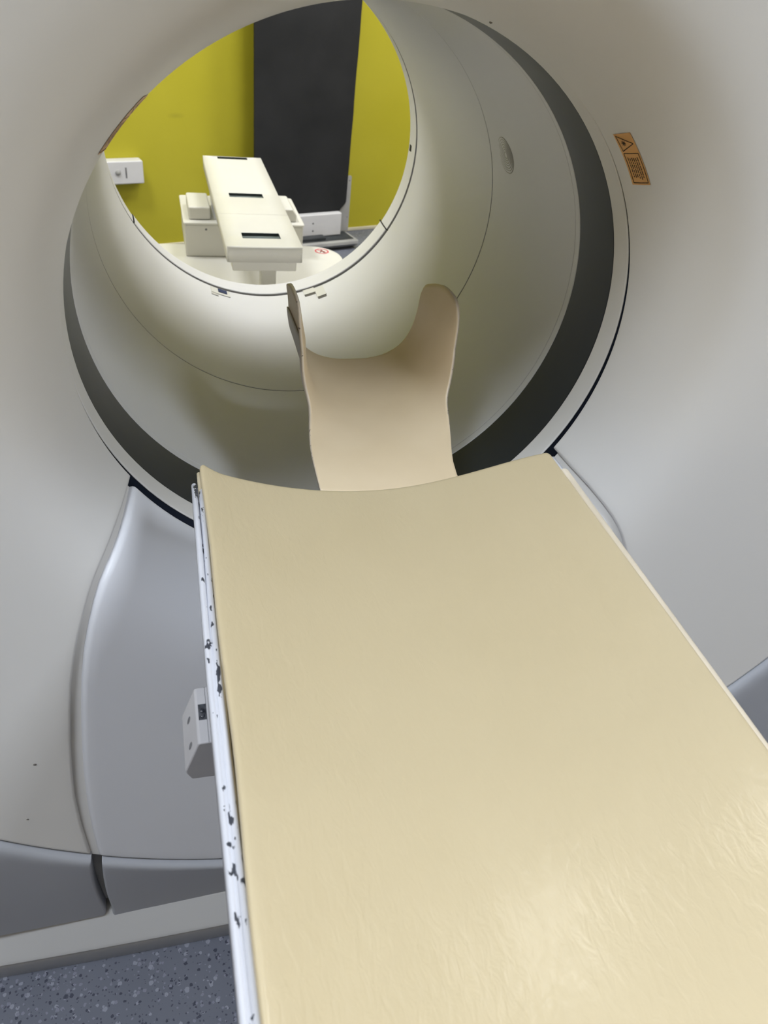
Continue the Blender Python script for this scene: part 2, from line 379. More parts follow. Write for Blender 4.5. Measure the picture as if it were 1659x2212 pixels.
# skirts below the circular seam
def skirt_y(r, th):
    se = cover_r1(th); k = min(max((r-se)/max(RO(th)-se, .02), 0), 1)
    return Yo(se, th) - .011 + k*.015
for tl, tr in (((-80, -80), (-31.0, -25.2)), ((-29.85, -24.6), (29.85, 24.6)), ((31.0, 25.2), (80, 80))):
    fL = lambda r, tl=tl: rad(interp([(.80, tl[0]), (.965, tl[1])], r)); fR = lambda r, tr=tr: rad(interp([(.80, tr[0]), (.965, tr[1])], r))
    rls = [(0, .03), (0, .009), (.008, .0045), (.022, .0018), (.045, .0005), (.07, 0)] + [(k/10, 0) for k in range(1, 10)] + [(1, 0)]
    polar_panel('skirt_panel', M['cover_low_shade'], gantry, fL, fR, lambda th: cover_r1(th)+.0035, lambda th: RO(th)*.999, skirt_y, 24, 10, rlist=rls, rnd=.005)
# dark chassis behind all gaps
rows = []
for s in (.03, .045, .06, .1, .2, .3, .4, .5, .62):
    rows.append([polar(min(.372+s, RO(2*PI*k/144)-.02), 2*PI*k/144, Yf(.372+s)+.032) for k in range(144)])
link('inner_chassis', grid_mesh('inner_chassis', rows, closed=True), M['trim_dark'], gantry)
# housing behind the front face: sides, back cover
def ring_rows(spec, n=180):
    return [[polar(r if not callable(r) else r(2*PI*k/n), 2*PI*k/n, y if not callable(y) else y(2*PI*k/n)) for k in range(n)] for r, y in spec]
YB = 1.14
link('side_housing', grid_mesh('side_housing', ring_rows([(lambda t: RO(t), lambda t: Yo(RO(t), t)), (lambda t: RO(t), YB-.05), (lambda t: RO(t)-.015, YB-.015), (lambda t: RO(t)-.05, YB)]), closed=True), M['cover'], gantry)
link('rear_cover', grid_mesh('rear_cover', ring_rows([(lambda t: RO(t)-.05, YB), (.62, YB), (.44, YB-.008), (.40, YB-.03), (.382, YB-.06), (.3745, 1.062)]), closed=True), M['cover'], gantry)
# plinth: sloping fascia and its dark lower edge
def plinth_rows(pts, n=60):
    rows = []
    for y, z in pts:
        rows.append([Vector((x, y + .032*x*x, z)) for x in [-1.0 + 2.0*k/n for k in range(n+1)]])
    return rows
link('plinth_fascia', grid_mesh('plinth_fascia', plinth_rows([(-.20, .1235), (-.2535, .1225), (-.2572, .1208), (-.2600, .1165), (-.2825, .066), (-.2855, .0615), (-.2855, .0585), (-.281, .057), (-.2, .057)])), M['trim'], gantry)
link('plinth_edge', grid_mesh('plinth_edge', plinth_rows([(-.2, .0568), (-.2815, .0562), (-.2838, .053), (-.2835, .050), (-.2775, .0), (-.2, .0)])), M['trim_dark'], gantry)

# ------------------------------------------------------------------ bore tunnel
def lathe(name, prof, mat, a0=0, a1=360, n=160, parent=gantry, caps=False):
    full = abs(a1-a0) >= 360
    p2 = [prof[0]]
    for (ya, ra), (yb, rb_) in zip(prof, prof[1:]):
        L_ = math.hypot(yb-ya, rb_-ra)
        if L_ > .006:
            for t in (.0006/L_, .002/L_, 1-.002/L_, 1-.0006/L_): p2.append((ya+(yb-ya)*t, ra+(rb_-ra)*t))
        p2.append((yb, rb_))
    prof = p2
    rows = [[polar(r, rad(a0 + (a1-a0)*k/n), y) for k in range(n if full else n+1)] for y, r in prof]
    return link(name, grid_mesh(name, rows, closed=full), mat, parent)
lathe('front_ring', [(.0056, .3698), (.0050, .3696), (.0048, .3688), (.0054, .3680), (.0068, .3675), (.02, .3668), (.040, .3662), (.0410, .3668), (.042, .369)], M['cover'])
lathe('groove_ring', [(.0058, .3690), (.0054, .3850), (.0052, .4500)], M['navy'])
lathe('dark_band', [(.0405, .3668), (.0425, .3664), (.0700, .3660), (.12, .3652), (.1425, .3650)], M['band'])
lathe('tunnel_edge', [(.1425, .3668), (.1430, .3652), (.1440, .3646), (.1560, .3645), (.1567, .3652)], M['tunnel'])
lathe('seam_ring', [(.154, .3656), (.159, .3656)], M['seam'])
lathe('front_tunnel', [(.1572, .3652), (.1580, .3645), (.20, .3643), (.30, .3633), (.40, .3622), (.4975, .3608), (.4985, .3614)], M['tunnel'])
lathe('seam_ring', [(.495, .3618), (.505, .3618)], M['gap'])
lathe('rear_tunnel', [(.5003, .3614), (.5012, .3607), (.60, .3585), (.70, .3562), (.80, .3538), (.90, .3518), (.958, .3507), (.963, .3512), (.965, .353)], M['tunnel'])
lathe('seam_ring', [(.955, .3600), (.990, .3600)], M['gap'])
COL = [(.9775, .360), (.978, .3525), (.981, .3508), (1.00, .3515), (1.035, .3540), (1.052, .3572), (1.060, .3640), (1.063, .3745)]
COLU = [(y, r + (.0022 if 1 < i < 6 else 0)) for i, (y, r) in enumerate(COL)]
lathe('rear_collar', COL, M['tunnel'], a0=-59.0, a1=58.6, n=70)
lathe('rear_collar', COLU, M['tunnel'], a0=59.0, a1=300.6, n=120)
# small dark slot in the collar on the right
def cylpatch(name, mat, y0, y1, a0, a1, r, parent=gantry, n=6, th=.003):
    """slightly raised patch on the tunnel wall, angles from +x"""
    f = lambda a: rad(a + 90)
    rows = []
    for y, dr in ((y0, 0), (y0, -th), (y1, -th), (y1, 0)):
        rows.append([polar(r + dr, f(a0 + (a1-a0)*k/n), y) for k in range(n+1)])
    me = grid_mesh(name, rows)
    bm = bmesh.new(); bm.from_mesh(me); bm.verts.ensure_lookup_table(); m_ = n+1
    for c in (0, n): bm.faces.new([bm.verts[i*m_ + c] for i in range(4)])
    bm.to_mesh(me); bm.free()
    return link(name, me, mat, parent, smooth=False)
cylpatch('sensor_slot', M['gap'], 1.004, 1.032, -1.4, .8, .3570, th=.0022)
cylpatch('collar_gap', M['gap'], .978, 1.058, -31.45, -31.0, .3585, th=.0022)
# alignment blocks at the back of the tunnel floor
cylpatch('alignment_block', M['ivory'], .925, .958, -113.0, -105.2, .3525)
cylpatch('alignment_mark', M['blue'], .936, .954, -110.0, -106.4, .3500, th=.002)
cylpatch('block_shade_strip', M['grille'], .912, .924, -113.0, -110.2, .3525, th=.0025)  # grey strip painted as the shade along the block's edge
cylpatch('alignment_block', M['ivory'], .905, .958, -69.8, -66.0, .3525)
cylpatch('alignment_block', M['ivory'], .938, .965, -74.5, -69.8, .3525)
cylpatch('block_shade_strip', M['seam'], .928, .9375, -74.5, -69.9, .3520, th=.001)  # dark strips painted as the shaded undersides of the stepped blocks
cylpatch('block_shade_strip', M['seam'], .896, .9045, -69.8, -66.2, .3520, th=.001)
# round speaker grille in the tunnel wall: fine concentric rings
def grille(az, yc, mat, rr):
    bm = bmesh.new()
    for q in rr:
        n, m_ = 48, 6; loops = []
        for k in range(n):
            t = 2*PI*k/n; loop = []
            for j in range(m_):
                p = 2*PI*j/m_; rho = q + .0010*math.cos(p)
                y = yc + rho*1.12*math.cos(t); a = az + math.degrees(rho*math.sin(t)/.3615)
                loop.append(bm.verts.new(polar(.3620 - .0007*math.sin(p) , rad(a+90), y)))
            loops.append(loop)
        for k in range(n):
            for j in range(m_):
                bm.faces.new((loops[k][j], loops[(k+1) % n][j], loops[(k+1) % n][(j+1) % m_], loops[k][(j+1) % m_]))
    me = bpy.data.meshes.new('speaker_grille'); bm.to_mesh(me); bm.free()
    return link('speaker_grille', me, mat, gantry)
sg = grille(21.1, .424, M['grille'], (.0295, .0255, .0215, .0175, .0135, .0095, .0055))

# ------------------------------------------------------------------ stickers on the funnel
def sticker(a0, a1, y0, y1, flip=False, da=0.0, name='laser_warning_label'):
    """u in 0..1 from bore side to outer side, v in 0..1 from upper end to lower end"""
    def rof(y):                                         # radius of the funnel at depth y
        lo, hi = RS, .6
        for _ in range(40):
            m_ = (lo+hi)/2
            if Yf(m_) > y: lo = m_
            else: hi = m_
        return lo
    def P(u, v, lift):
        y = y0 + (y1-y0)*u; r = rof(y)
        a = a0 + (a1-a0)*v + da*u
        dy = 1e-4; dr = (rof(y-dy)-r)/dy
        nrm = Vector((-1.0, 0, -dr)); nrm.normalize()   # (radial, -, y)
        r2 = r + nrm.x*lift; y2 = y + nrm.z*lift
        return polar(r2, rad(a+90), y2)
    base = link(name, grid_mesh(name, [[P(u/8, v/16, .0005) for v in range(17)] for u in range(9)]), M['orange'], gantry)
    bm = bmesh.new()
    def line(pts, w=.035):
        for (ua, va), (ub, vb) in zip(pts, pts[1:]):
            n = 6; du, dv = (ub-ua)*.033, (vb-va)*.072; ln = math.hypot(du, dv) or 1
            ox, oy = -dv/ln*w*.033/.033/2, du/ln*w*.033/.072/2
            q = []
            for k in range(n+1):
                t = k/n; u_, v_ = ua+(ub-ua)*t, va+(vb-va)*t
                q.append((bm.verts.new(P(u_+ox, v_+oy, .0008)), bm.verts.new(P(u_-ox, v_-oy, .0008))))
            for k in range(n): bm.faces.new((q[k][0], q[k+1][0], q[k+1][1], q[k][1]))
    line([(.10, .04), (.90, .21), (.14, .345), (.10, .04)])
    for k in range(8):
        t = PI*k/4; line([(.38, .19), (.38+.13*math.cos(t), .19+.055*math.sin(t))], .03)
    line([(.2, .39), (.93, .40), (.93, .96), (.12, .96), (.12, .39), (.2, .39)])
    rnd_ = random.Random(3)
    for k in range(6):
        u_ = .26 + .105*k; v_ = .46 + .03*rnd_.random()
        while v_ < .86:
            l_ = .03 + .06*rnd_.random(); line([(u_, v_), (u_, min(v_+l_, .9))], .045); v_ += l_ + .014
    me = bpy.data.meshes.new('label_print'); bm.to_mesh(me); bm.free()
    link('label_print', me, M['ink'], base)
    return base
sticker(45.0, 34.2, -.0285, -.0610, da=.9)
sticker(133.1, 144.3, -.0024, -.0400)
# tiny scuffs on the covers
for r_, a_, sz in ((.3689, 75.4, .0022), (.6714, -133.1, .0026), (.7543, -129.6, .0020)):
    th = rad(a_ + 90); y_ = Yf(r_) - .0002; bm = bmesh.new()
    bmesh.ops.create_icosphere(bm, subdivisions=1, radius=1)
    for v in bm.verts: v.co = Vector((v.co.x*sz, v.co.y*.0006, v.co.z*sz*.8)) + polar(r_, th, y_)
    me = bpy.data.meshes.new('scuff_mark'); bm.to_mesh(me); bm.free(); link('scuff_mark', me, M['scuff'], gantry)

# ------------------------------------------------------------------ patient table
table = thing('patient_table', (0, -1.3, 0), 'patient table with chipped white side rails reaching into the scanner bore', 'patient table')
YE = -.13; YN = -2.05
def topz(x):
    return .842 + (1.05*x*x if x < 0 else 1.3*x*x - 9.0*x**4)
# cradle shell
xs = [-.232 + .476*k/30 for k in range(31)]
rows = []
for y in (YE-.002, YE-.004, YE-.012, YN):
    d = .012 if y == YE-.002 else 0
    rows.append([Vector((x, y, topz(x)-.0235-d*.3)) for x in xs] + [Vector((x, y, topz(x)*.5+.842*.5-.055)) for x in reversed(xs)])
me = grid_mesh('cradle_shell', rows, closed=True)
bm = bmesh.new(); bm.from_mesh(me); bm.verts.ensure_lookup_table(); n_ = len(rows[0]); bm.faces.new([bm.verts[k] for k in range(n_)]); bm.faces.new([bm.verts[3*n_+k] for k in reversed(range(n_))]); bm.to_mesh(me); bm.free()
link('cradle_shell', me, M['frame'], table, smooth=False)
# rails
def rail(x0, x1, zt, h, mat, y0, y1, groove=None, name='side_rail', shift=None):
    w = x1-x0; r = w*.45; prof = []
    if groove is None:
        for k in range(9):
            t = PI*k/8; prof.append(((x0+x1)/2 - w/2*math.cos(t), zt - r + r*math.sin(t)))
    else:
        xm = groove
        for k in range(7):
            t = PI*k/6; prof.append(((x0+xm-.0006)/2 - (xm-.0006-x0)/2*math.cos(t), zt - .004 + .004*math.sin(t)))
        prof.append((xm-.0005, zt-.007)); prof.append((xm+.0005, zt-.007))
        for k in range(7):
            t = PI*k/6; prof.append(((x1+xm+.0006)/2 - (x1-xm-.0006)/2*math.cos(t), zt - .0035 + .0035*math.sin(t)))
    prof += [(x1, zt-h), (x0, zt-h)]
    rows = []
    stn = [(y0, .5), (y0-.0015, .85), (y0-.004, 1.0), (y0-.1, 1.0), (y0-.2, 1.0), (y0-.3, 1.0), (y1, 1.0)]
    for y, s in stn:
        cx, cz = (x0+x1)/2, zt-h/2; sh = shift(y) if shift else 0; gk = sstep(y0-.28, y0-.12, y)
        rows.append([Vector((cx+(px-cx)*s+sh, y, cz+(pz-cz)*s + (.0062*(1-gk) if groove and abs(px-groove) < .0009 and pz < zt-.006 else 0) + (.0030*(1-gk) if groove and abs(px-groove) < .0009 and zt-.006 < pz else 0))) for px, pz in prof])
    me = grid_mesh(name, rows, closed=True); n_ = len(prof)
    bm = bmesh.new(); bm.from_mesh(me); bm.verts.ensure_lookup_table()
    bm.faces.new([bm.verts[k] for k in range(n_)]); bm.faces.new([bm.verts[(len(rows)-1)*n_+k] for k in reversed(range(n_))]); bm.to_mesh(me); bm.free()
    return link(name, me, mat, table, smooth=True)
lr = rail(-.2388, -.2252, .8835, .044, M['rail'], YE-.004, YN, groove=-.2318, shift=lambda y: .0036*sstep(-.45, -.12, y))
rr = rail(.2385, .2492, .8765, .036, M['rail_plain'], YE-.035, YN, shift=lambda y: .0022*(1-sstep(-.6, -.3, y)))
# carriage and pedestal under the top
box('table_carriage', -.17, .17, -1.95, -.52, .735, .800, M['frame'], table, bev=.008)
prism('pedestal', [(-1.85, .06), (-.95, .06), (-1.02, .50), (-.98, .7345), (-1.9, .7345)], -.16, .16, M['cover'], table, axis='x', bev=.015)
box('foot_plate', -.21, .21, -1.98, -.82, 0, .06, M['trim'], table, bev=.012)
# control box hanging under the left rail
cb = prism('control_box', [(-.2085, .8015), (-.2490, .8015), (-.2508, .7995), (-.2640, .7600), (-.2635, .7560), (-.2585, .7450), (-.2085, .7430)], -.4405, -.3740, M['boxp'], table, axis='y', bev=.0018)
prism('socket', [(-.2478, .8005), (-.2478, .8020), (-.2402, .8020), (-.2402, .8005)], -.4140, -.3955, M['socket'], cb, axis='y')
for yy in (-.4095, -.4035):
    bm = bmesh.new(); bmesh.ops.create_uvsphere(bm, u_segments=10, v_segments=6, radius=1)
    for v in bm.verts: v.co = Vector((v.co.x*.0026 - .2442, v.co.y*.0028 + yy, v.co.z*.0012 + .8022))
    me = bpy.data.meshes.new('connector_pin'); bm.to_mesh(me); bm.free(); link('connector_pin', me, M['socket'], cb)
sn = Vector((-.0395, 0, .0132)).normalized(); st_ = Vector((-.0132, 0, -.0395)).normalized()
for yy in (-.3960, -.4260):
    c = Vector((-.2574, yy, .7798)) + sn*.00025; bm = bmesh.new()
    ring = [bm.verts.new(c + Vector((0, 1, 0))*.0030*math.cos(t*PI/8) + st_*.0050*math.sin(t*PI/8)) for t in range(16)]
    bm.faces.new(ring); me = bpy.data.meshes.new('screw_hole'); bm.to_mesh(me); bm.free(); link('screw_hole', me, M['hole'], cb)
prism('box_seam', [(-.2403, .8013), (-.2403, .8018), (-.2399, .8018), (-.2399, .8013)], -.4400, -.3745, M['hole'], cb, axis='y')

# mattress: a thing of its own, lying on the table
mat = thing('table_mattress', (0, -1.0, .84), 'cream vinyl mattress pad with sagging middle covering the patient table', 'mattress pad')
XA, XB = -.2222, .2385
ys = [0, 0, .0006, .002, .004, .0065, .01, .02, .035] + [.05 + .03*k for k in range(64)]
rows = []
for i, d in enumerate(ys):
    y = YE + .012 - d
    dep = (.020, .006, .0035, .0016, .0005, 0)[i] if i < 6 else 0
    row = []
    n = 56
    wav = .0012*math.sin(y*9.1) + .0009*math.sin(y*23+1)
    xa = XA + wav - .0035*sstep(-.15, -.6, y) if False else XA + wav - .0035*(1-sstep(-.6, -.15, y)); RC = .010
    ci = RC - math.sqrt(max(RC*RC - (RC-d)**2, 0)) if d < RC else 0
    cols = [(0, .020), (0, .0062), (.0005, .0035), (.0018, .0015), (.0038, .0004), (.006, 0)]
    lst = [(xa + o_, dd) for o_, dd in cols] + [(xa + .006 + (XB-xa-.012)*k/n, 0) for k in range(1, n)] + [(XB - o_, dd) for o_, dd in reversed(cols)]
    curl = max(0, 1 - d/.05)**2*.005
    for x, dd in lst:
        x = xa + ci + (x-xa)*(XB-xa-2*ci)/(XB-xa)
        edge = max(0, 1-(x-xa)/.03)**2
        lump = .0007*math.sin(x*17+y*11)*math.sin(y*7.3+.5)
        row.append(Vector((x, y + curl*edge*1.5, topz(x) - max(dd, dep) + lump + curl*edge)))
    rows.append(row)
top_rows = rows; nb = len(rows[0])
rows = [r + [Vector((p.x, r[0].y if True else 0, topz(p.x) - .0212)) for p in reversed(r)] for r in rows]
link('mattress_top', grid_mesh('mattress_top', rows, closed=True), M['mattress'], mat)
pts = [(XA - .0016 - .0052*(1-sstep(-.62, -.15, y)) + .0012*math.sin(y*9.1) + .0009*math.sin(y*23+1) + .0005*math.sin(y*41), y, .8780 + .0008*math.sin(y*13)) for y in [YE+.004 - .02*k for k in range(96)]]
pts = [(p[0], p[1], p[2]+.010*max(0, 1-(YE-p[1])/.03) if i < 2 else p[2]) for i, p in enumerate(pts)]
tube('piping', pts, .0027, M['piping'], mat, n=8)
# pale border strip along the right edge
rows = []
for y in [YE-.030 - .03*k for k in range(64)]:
    k_ = min((YE-.03-y)/.5, 1.2); x1 = .2475 - .0012*k_
    prof = [(.2365, .862), (.2365, .8835), (.2378, .8852), (.2400, .8858), (x1-.003, .8850), (x1-.0008, .8835), (x1, .8810), (x1, .8660), (x1-.004, .862)]
    rows.append([Vector((px, y + (0.0), pz - .004*k_)) for px, pz in prof])
me = grid_mesh('border_strip', rows, closed=True)
bm = bmesh.new(); bm.from_mesh(me); bm.verts.ensure_lookup_table(); bm.faces.new([bm.verts[k] for k in range(9)]); bm.to_mesh(me); bm.free()
link('border_strip', me, M['border'], mat)

# ------------------------------------------------------------------ head holder
hh = thing('head_holder', (.04, 0, .83), 'beige curved head holder trough with two upright side wings inside the bore', 'head rest')
UPR = [(0, 0), (.03, .0015), (.06, .010), (.085, .028), (.100, .055), (.1065, .085), (.109, .115), (.112, .130), (.118, .165), (.121, .2)]
arc = [0]
for (a, b), (c, d) in zip(UPR, UPR[1:]): arc.append(arc[-1] + math.hypot(c-a, d-b))
TX = [(s, p[0]) for s, p in zip(arc, UPR)]; TZ = [(s, p[1]) for s, p in zip(arc, UPR)]
SM = [(-.35, .098), (-.10, .096), (-.04, .101), (.00, .106), (.025, .110), (.045, .114), (.06, .121), (.07, .134), (.08, .156), (.088, .180), (.095, .204), (.103, .222), (.115, .233), (.135, .2365), (.17, .233), (.20, .2235), (.225, .212), (.24, .204), (.2455, .198), (.248, .186)]
def sstep(a, b, x):
    t = min(max((x-a)/(b-a), 0), 1); return t*t*(3-2*t)
def hold(s, y, out=0.0):
    sg_ = 1 if s >= 0 else -1; a = abs(s)
    b = sstep(-.03, .115, y)
    ux, uz = sinterp(TX, a), sinterp(TZ, a)
    fx, fz = a, .0012*(a/.1)**2*8 if a < .1 else .0096 + (a-.1)*.35
    x, z = fx + (ux-fx)*b, fz + (uz-fz)*b
    # outward normal offset
    a2 = a + .002; ux2, uz2 = sinterp(TX, a2), sinterp(TZ, a2)
    fx2, fz2 = a2, (.0012*(a2/.1)**2*8 if a2 < .1 else .0096 + (a2-.1)*.35)
    dx, dz = (fx2+(ux2-fx2)*b)-x, (fz2+(uz2-fz2)*b)-z; l_ = math.hypot(dx, dz) or 1
    x += dz/l_*out; z -= dx/l_*out
    xc = .022 + .026*sstep(-.12, .1, y)
    zf = .832 + .006*sstep(.1, .25, y)
    return Vector((xc + sg_*x, y, zf + z))
ysh = [-.1165, -.11, -.10, -.07, -.05, -.035, -.02, -.01, 0, .01, .02, .03, .038, .045, .052, .058, .064, .07, .075, .08, .084, .088, .092, .096, .10, .105, .11, .117, .125, .135, .145, .158, .17, .183, .195, .207, .217, .226, .234, .241, .246, .248]
rows = []; ns = 60
us = [-1 + 2*k/ns for k in range(ns+1)]
for y in ysh:
    sm = sinterp(SM, y)
    rows.append([hold(u*sm, y) for u in us])
me = grid_mesh('holder_pad', rows)
o = link('holder_pad', me, M['holder'], hh); me.materials.append(M['rim'])
so = o.modifiers.new('thick', 'SOLIDIFY'); so.thickness = .0045; so.offset = 0; so.material_offset_rim = 1
rows = []
for y in ysh[1:-1]:
    sm = min(sinterp(SM, y) - .012, .178 - .10*max(y-.12, 0))
    rows.append([hold(u*sm, y, .0040) for u in us])
me = grid_mesh('holder_shell', rows)
o = link('holder_shell', me, M['holder_shell'], hh)
so = o.modifiers.new('thick', 'SOLIDIFY'); so.thickness = .002; so.offset = 0

box('mount_tongue', -.03, .10, -.1315, .02, .803, .826, M['holder_shell'], hh, bev=.003)

# ------------------------------------------------------------------ rear pallet support seen through the bore
rs = thing('rear_table_support', (.04, 1.6, 0), 'ivory rear support with a cantilever top and three roller slots behind the bore', 'table support')
# floor-standing base with rounded far corners
def rrect(x0, x1, y0, y1, r, n=8):
    p = []
    for cx, cy, a in ((x1-r, y1-r, 0), (x0+r, y1-r, 90), (x0+r, y0+r, 180), (x1-r, y0+r, 270)):
        for k in range(n+1):
            t = rad(a + 90*k/n); p.append((cx + r*math.cos(t), cy + r*math.sin(t)))
    return p
prism('support_base', rrect(-.385, .392, 1.20, 1.925, .11), 0, .44, M['ivory'], rs, axis='z', bev=.006)
prism('column_box', rrect(-.163, .2425, 1.80, 2.10, .006, 3), .4405, .548, M['ivory'], rs, axis='z', bev=.003)
prism('column_lid', rrect(-.167, .2465, 1.796, 2.104, .01, 4), .5485, .557, M['ivory'], rs, axis='z', bev=.003)
box('raised_block', -.147, -.074, 1.825, 1.99, .5575, .600, M['ivory'], rs, bev=.006)
prism('raised_block', [(.122, .5575), (.222, .5575), (.222, .580), (.208, .600), (.122, .600)], 1.825, 1.985, M['ivory'], rs, axis='y', bev=.004)
box('bearing_block', -.060, .110, 1.83, 2.05, .5575, .6285, M['trim_dark'], rs, bev=.004)
for xx in (-.092, .20):
    bm = bmesh.new(); bmesh.ops.create_circle(bm, cap_ends=True, segments=14, radius=.004)
    for v in bm.verts: v.co = Vector((v.co.x + xx, 1.7994, v.co.y + .534))
    me = bpy.data.meshes.new('cover_screw'); bm.to_mesh(me); bm.free(); link('cover_screw', me, M['hole'], rs)
# cantilever top with three cut-outs
def slab():
    y0, y1, zt, th = 1.168, 2.09, .700, .042
    xs = [-.077, -.028, .078, .128]
    def xx(i, y): return xs[i] + (.002 if i else 0)*0
    cut = [(2.050, 2.082), (1.606, 1.652), (1.236, 1.284)]
    ysl = sorted([y0, y1] + [c for q in cut for c in q] + [1.442, 1.446])
    bm = bmesh.new(); V = {}
    for j, y in enumerate(ysl):
        for i in range(4): V[i, j, 1] = bm.verts.new((xs[i], y, zt)); V[i, j, 0] = bm.verts.new((xs[i], y, zt-th))
    def isc(i, j): return i == 1 and any(abs(ysl[j]-c[0]) < 1e-6 for c in cut)
    nj = len(ysl)
    for j in range(nj-1):
        for i in range(3):
            if isc(i, j):
                for a, b in (((i, j), (i+1, j)), ((i+1, j), (i+1, j+1)), ((i+1, j+1), (i, j+1)), ((i, j+1), (i, j))):
                    bm.faces.new((V[a[0], a[1], 1], V[b[0], b[1], 1], V[b[0], b[1], 0], V[a[0], a[1], 0]))
            else:
                bm.faces.new((V[i, j, 1], V[i+1, j, 1], V[i+1, j+1, 1], V[i, j+1, 1]))
            bm.faces.new((V[i, j, 0], V[i, j+1, 0], V[i+1, j+1, 0], V[i+1, j, 0])) if not isc(i, j) else None
    for i in range(3):
        for j in (0, nj-1): bm.faces.new((V[i, j, 0], V[i+1, j, 0], V[i+1, j, 1], V[i, j, 1]))
    for j in range(nj-1):
        for i in (0, 3): bm.faces.new((V[i, j, 0], V[i, j+1, 0], V[i, j+1, 1], V[i, j, 1]))
    bmesh.ops.recalc_face_normals(bm, faces=bm.faces)
    out = [e for e in bm.edges if len(e.link_faces) == 2 and e.calc_face_angle(0) > 1 and (all(v.co.x in (min(xs), max(xs)) or abs(v.co.y-y0) < 1e-6 or abs(v.co.y-y1) < 1e-6 for v in e.verts))]
    out = [e for e in out if not (e.verts[0].co.z < zt-.001 and e.verts[1].co.z < zt-.001)]
    bmesh.ops.bevel(bm, geom=out, offset=.007, segments=4, profile=.5, affect='EDGES')
    me = bpy.data.meshes.new('support_top'); bm.to_mesh(me); bm.free()
    return link('support_top', me, M['ivory'], rs, wn=True), cut
sl_, cuts = slab()
box('under_tray', -.062, .114, 1.180, 2.07, .6290, .6575, M['ivory'], rs, bev=.004)
for a, b in cuts:
    tube('slot_roller', [(-.0265, (a+b)/2, .6815), (.0765, (a+b)/2, .6815)], (b-a)*.33, M['roller'], sl_, n=20)
    bm = bmesh.new()
    for q in ((-.0279, .0779, b-.0016, b-.0002), (-.0279, .0779, a+.0002, a+.0012), (-.0279, -.0267, a, b), (.0767, .0779, a, b)): bm_box(bm, q[0], q[1], q[2], q[3], .6585, .6990)
    bm_box(bm, -.0279, .0779, a, b, .6585, .6600)
    me = bpy.data.meshes.new('slot_liner'); bm.to_mesh(me); bm.free(); link('slot_liner', me, M['liner'], sl_, smooth=False)
box('joint_line', -.0772, .1282, 1.4432, 1.4448, .6975, .70025, M['grille'], sl_, bev=0)
box('upright_block', .020, .064, 1.2205, 1.262, .4405, .6285, M['ivory'], rs, bev=.006)  # upright ivory block between base top and tray
# round red warning sticker with a crossed-out figure
def disc_label(cx, cy, z, R):
    bm = bmesh.new(); n = 36
    def ring(r0, r1, zz):
        a = [bm.verts.new((cx+r0*math.cos(2*PI*k/n), cy+r0*math.sin(2*PI*k/n), zz)) for k in range(n)]
        b = [bm.verts.new((cx+r1*math.cos(2*PI*k/n), cy+r1*math.sin(2*PI*k/n), zz)) for k in range(n)]
        for k in range(n): bm.faces.new((a[k], a[(k+1) % n], b[(k+1) % n], b[k]))
    ring(R*.80, R, z)
    def quad(p): bm.faces.new([bm.verts.new((cx+x*R, cy+y*R, z+.0002)) for x, y in p])
    quad([(-.62, .52), (-.52, .62), (.62, -.52), (.52, -.62)])
    me = bpy.data.meshes.new('warning_sticker'); bm.to_mesh(me); bm.free(); o = link('warning_sticker', me, M['red'], rs)
    bm = bmesh.new()
    def q2(p): bm.faces.new([bm.verts.new((cx+x*R, cy+y*R, z+.0001)) for x, y in p])
    q2([(-.10, .30), (.10, .30), (.14, .52), (-.14, .52)]); q2([(-.14, -.05), (.18, -.05), (.14, .27), (-.10, .27)])
    q2([(-.14, -.05), (.42, -.2), (.42, -.08), (.18, .1)]); q2([(-.42, -.5), (-.28, -.5), (.05, -.05), (-.14, -.05)]); q2([(.0, -.55), (.42, -.55), (.42, -.45), (.0, -.45)])
    me = bpy.data.meshes.new('sticker_figure'); bm.to_mesh(me); bm.free(); link('sticker_figure', me, M['ink'], o)
disc_label(.327, 1.868, .4408, .026)

# ------------------------------------------------------------------ objects at the yellow wall
fs = thing('floor_stand', tuple(D(-.3, .15, 0)), 'low grey floor stand with black mat and white box at the yellow wall', 'floor stand')
prism('stand_base', [(.02, .0), (.24, .0), (.285, .030), (.283, .046), (.278, .050), (.02, .050)], -.72, -.082, M['greymetal'], fs, axis='x', M=MD, bev=.002)
box('rubber_mat', -.70, -.098, .06, .262, .0502, .053, M['rubber'], fs, bev=.001, seg=1, M=MD)
box('pedal_block', -.46, -.262, .205, .250, .0535, .068, M['rubber'], fs, bev=.003, M=MD)
wb = box('mounting_box', -.52, -.146, .162, .200, .0535, .172, M['white'], fs, bev=.007, M=MD)
for z in (.127, .088):
    bm = bmesh.new(); bmesh.ops.create_uvsphere(bm, u_segments=12, v_segments=6, radius=1)
    for v in bm.verts: v.co = MD @ Vector((-.317 + v.co.x*.005, .2003 + v.co.y*.0012, z + v.co.z*.005))
    me = bpy.data.meshes.new('box_screw'); bm.to_mesh(me); bm.free(); link('box_screw', me, M['hole'], wb)
prism('upright_bracket', [(-.20, .0535), (-.071, .0535), (-.071, .337), (-.076, .342), (-.100, .342), (-.108, .205), (-.130, .182), (-.142, .165), (-.20, .165)], .139, .146, M['greymetal'], fs, axis='y', M=MD, bev=.001)
for z in (.318, .128):
    bm = bmesh.new(); bmesh.ops.create_uvsphere(bm, u_segments=10, v_segments=6, radius=1)
    for v in bm.verts: v.co = MD @ Vector((-.0825 + v.co.x*.003, .1463 + v.co.y*.001, z + v.co.z*.003))
    me = bpy.data.meshes.new('bracket_screw'); bm.to_mesh(me); bm.free(); link('bracket_screw', me, M['hole'], fs)
rb = random.Random(5)
pr = [(-.632, .0545), (-.632, 1.95), (-.060, 1.95)]
zz = 1.9
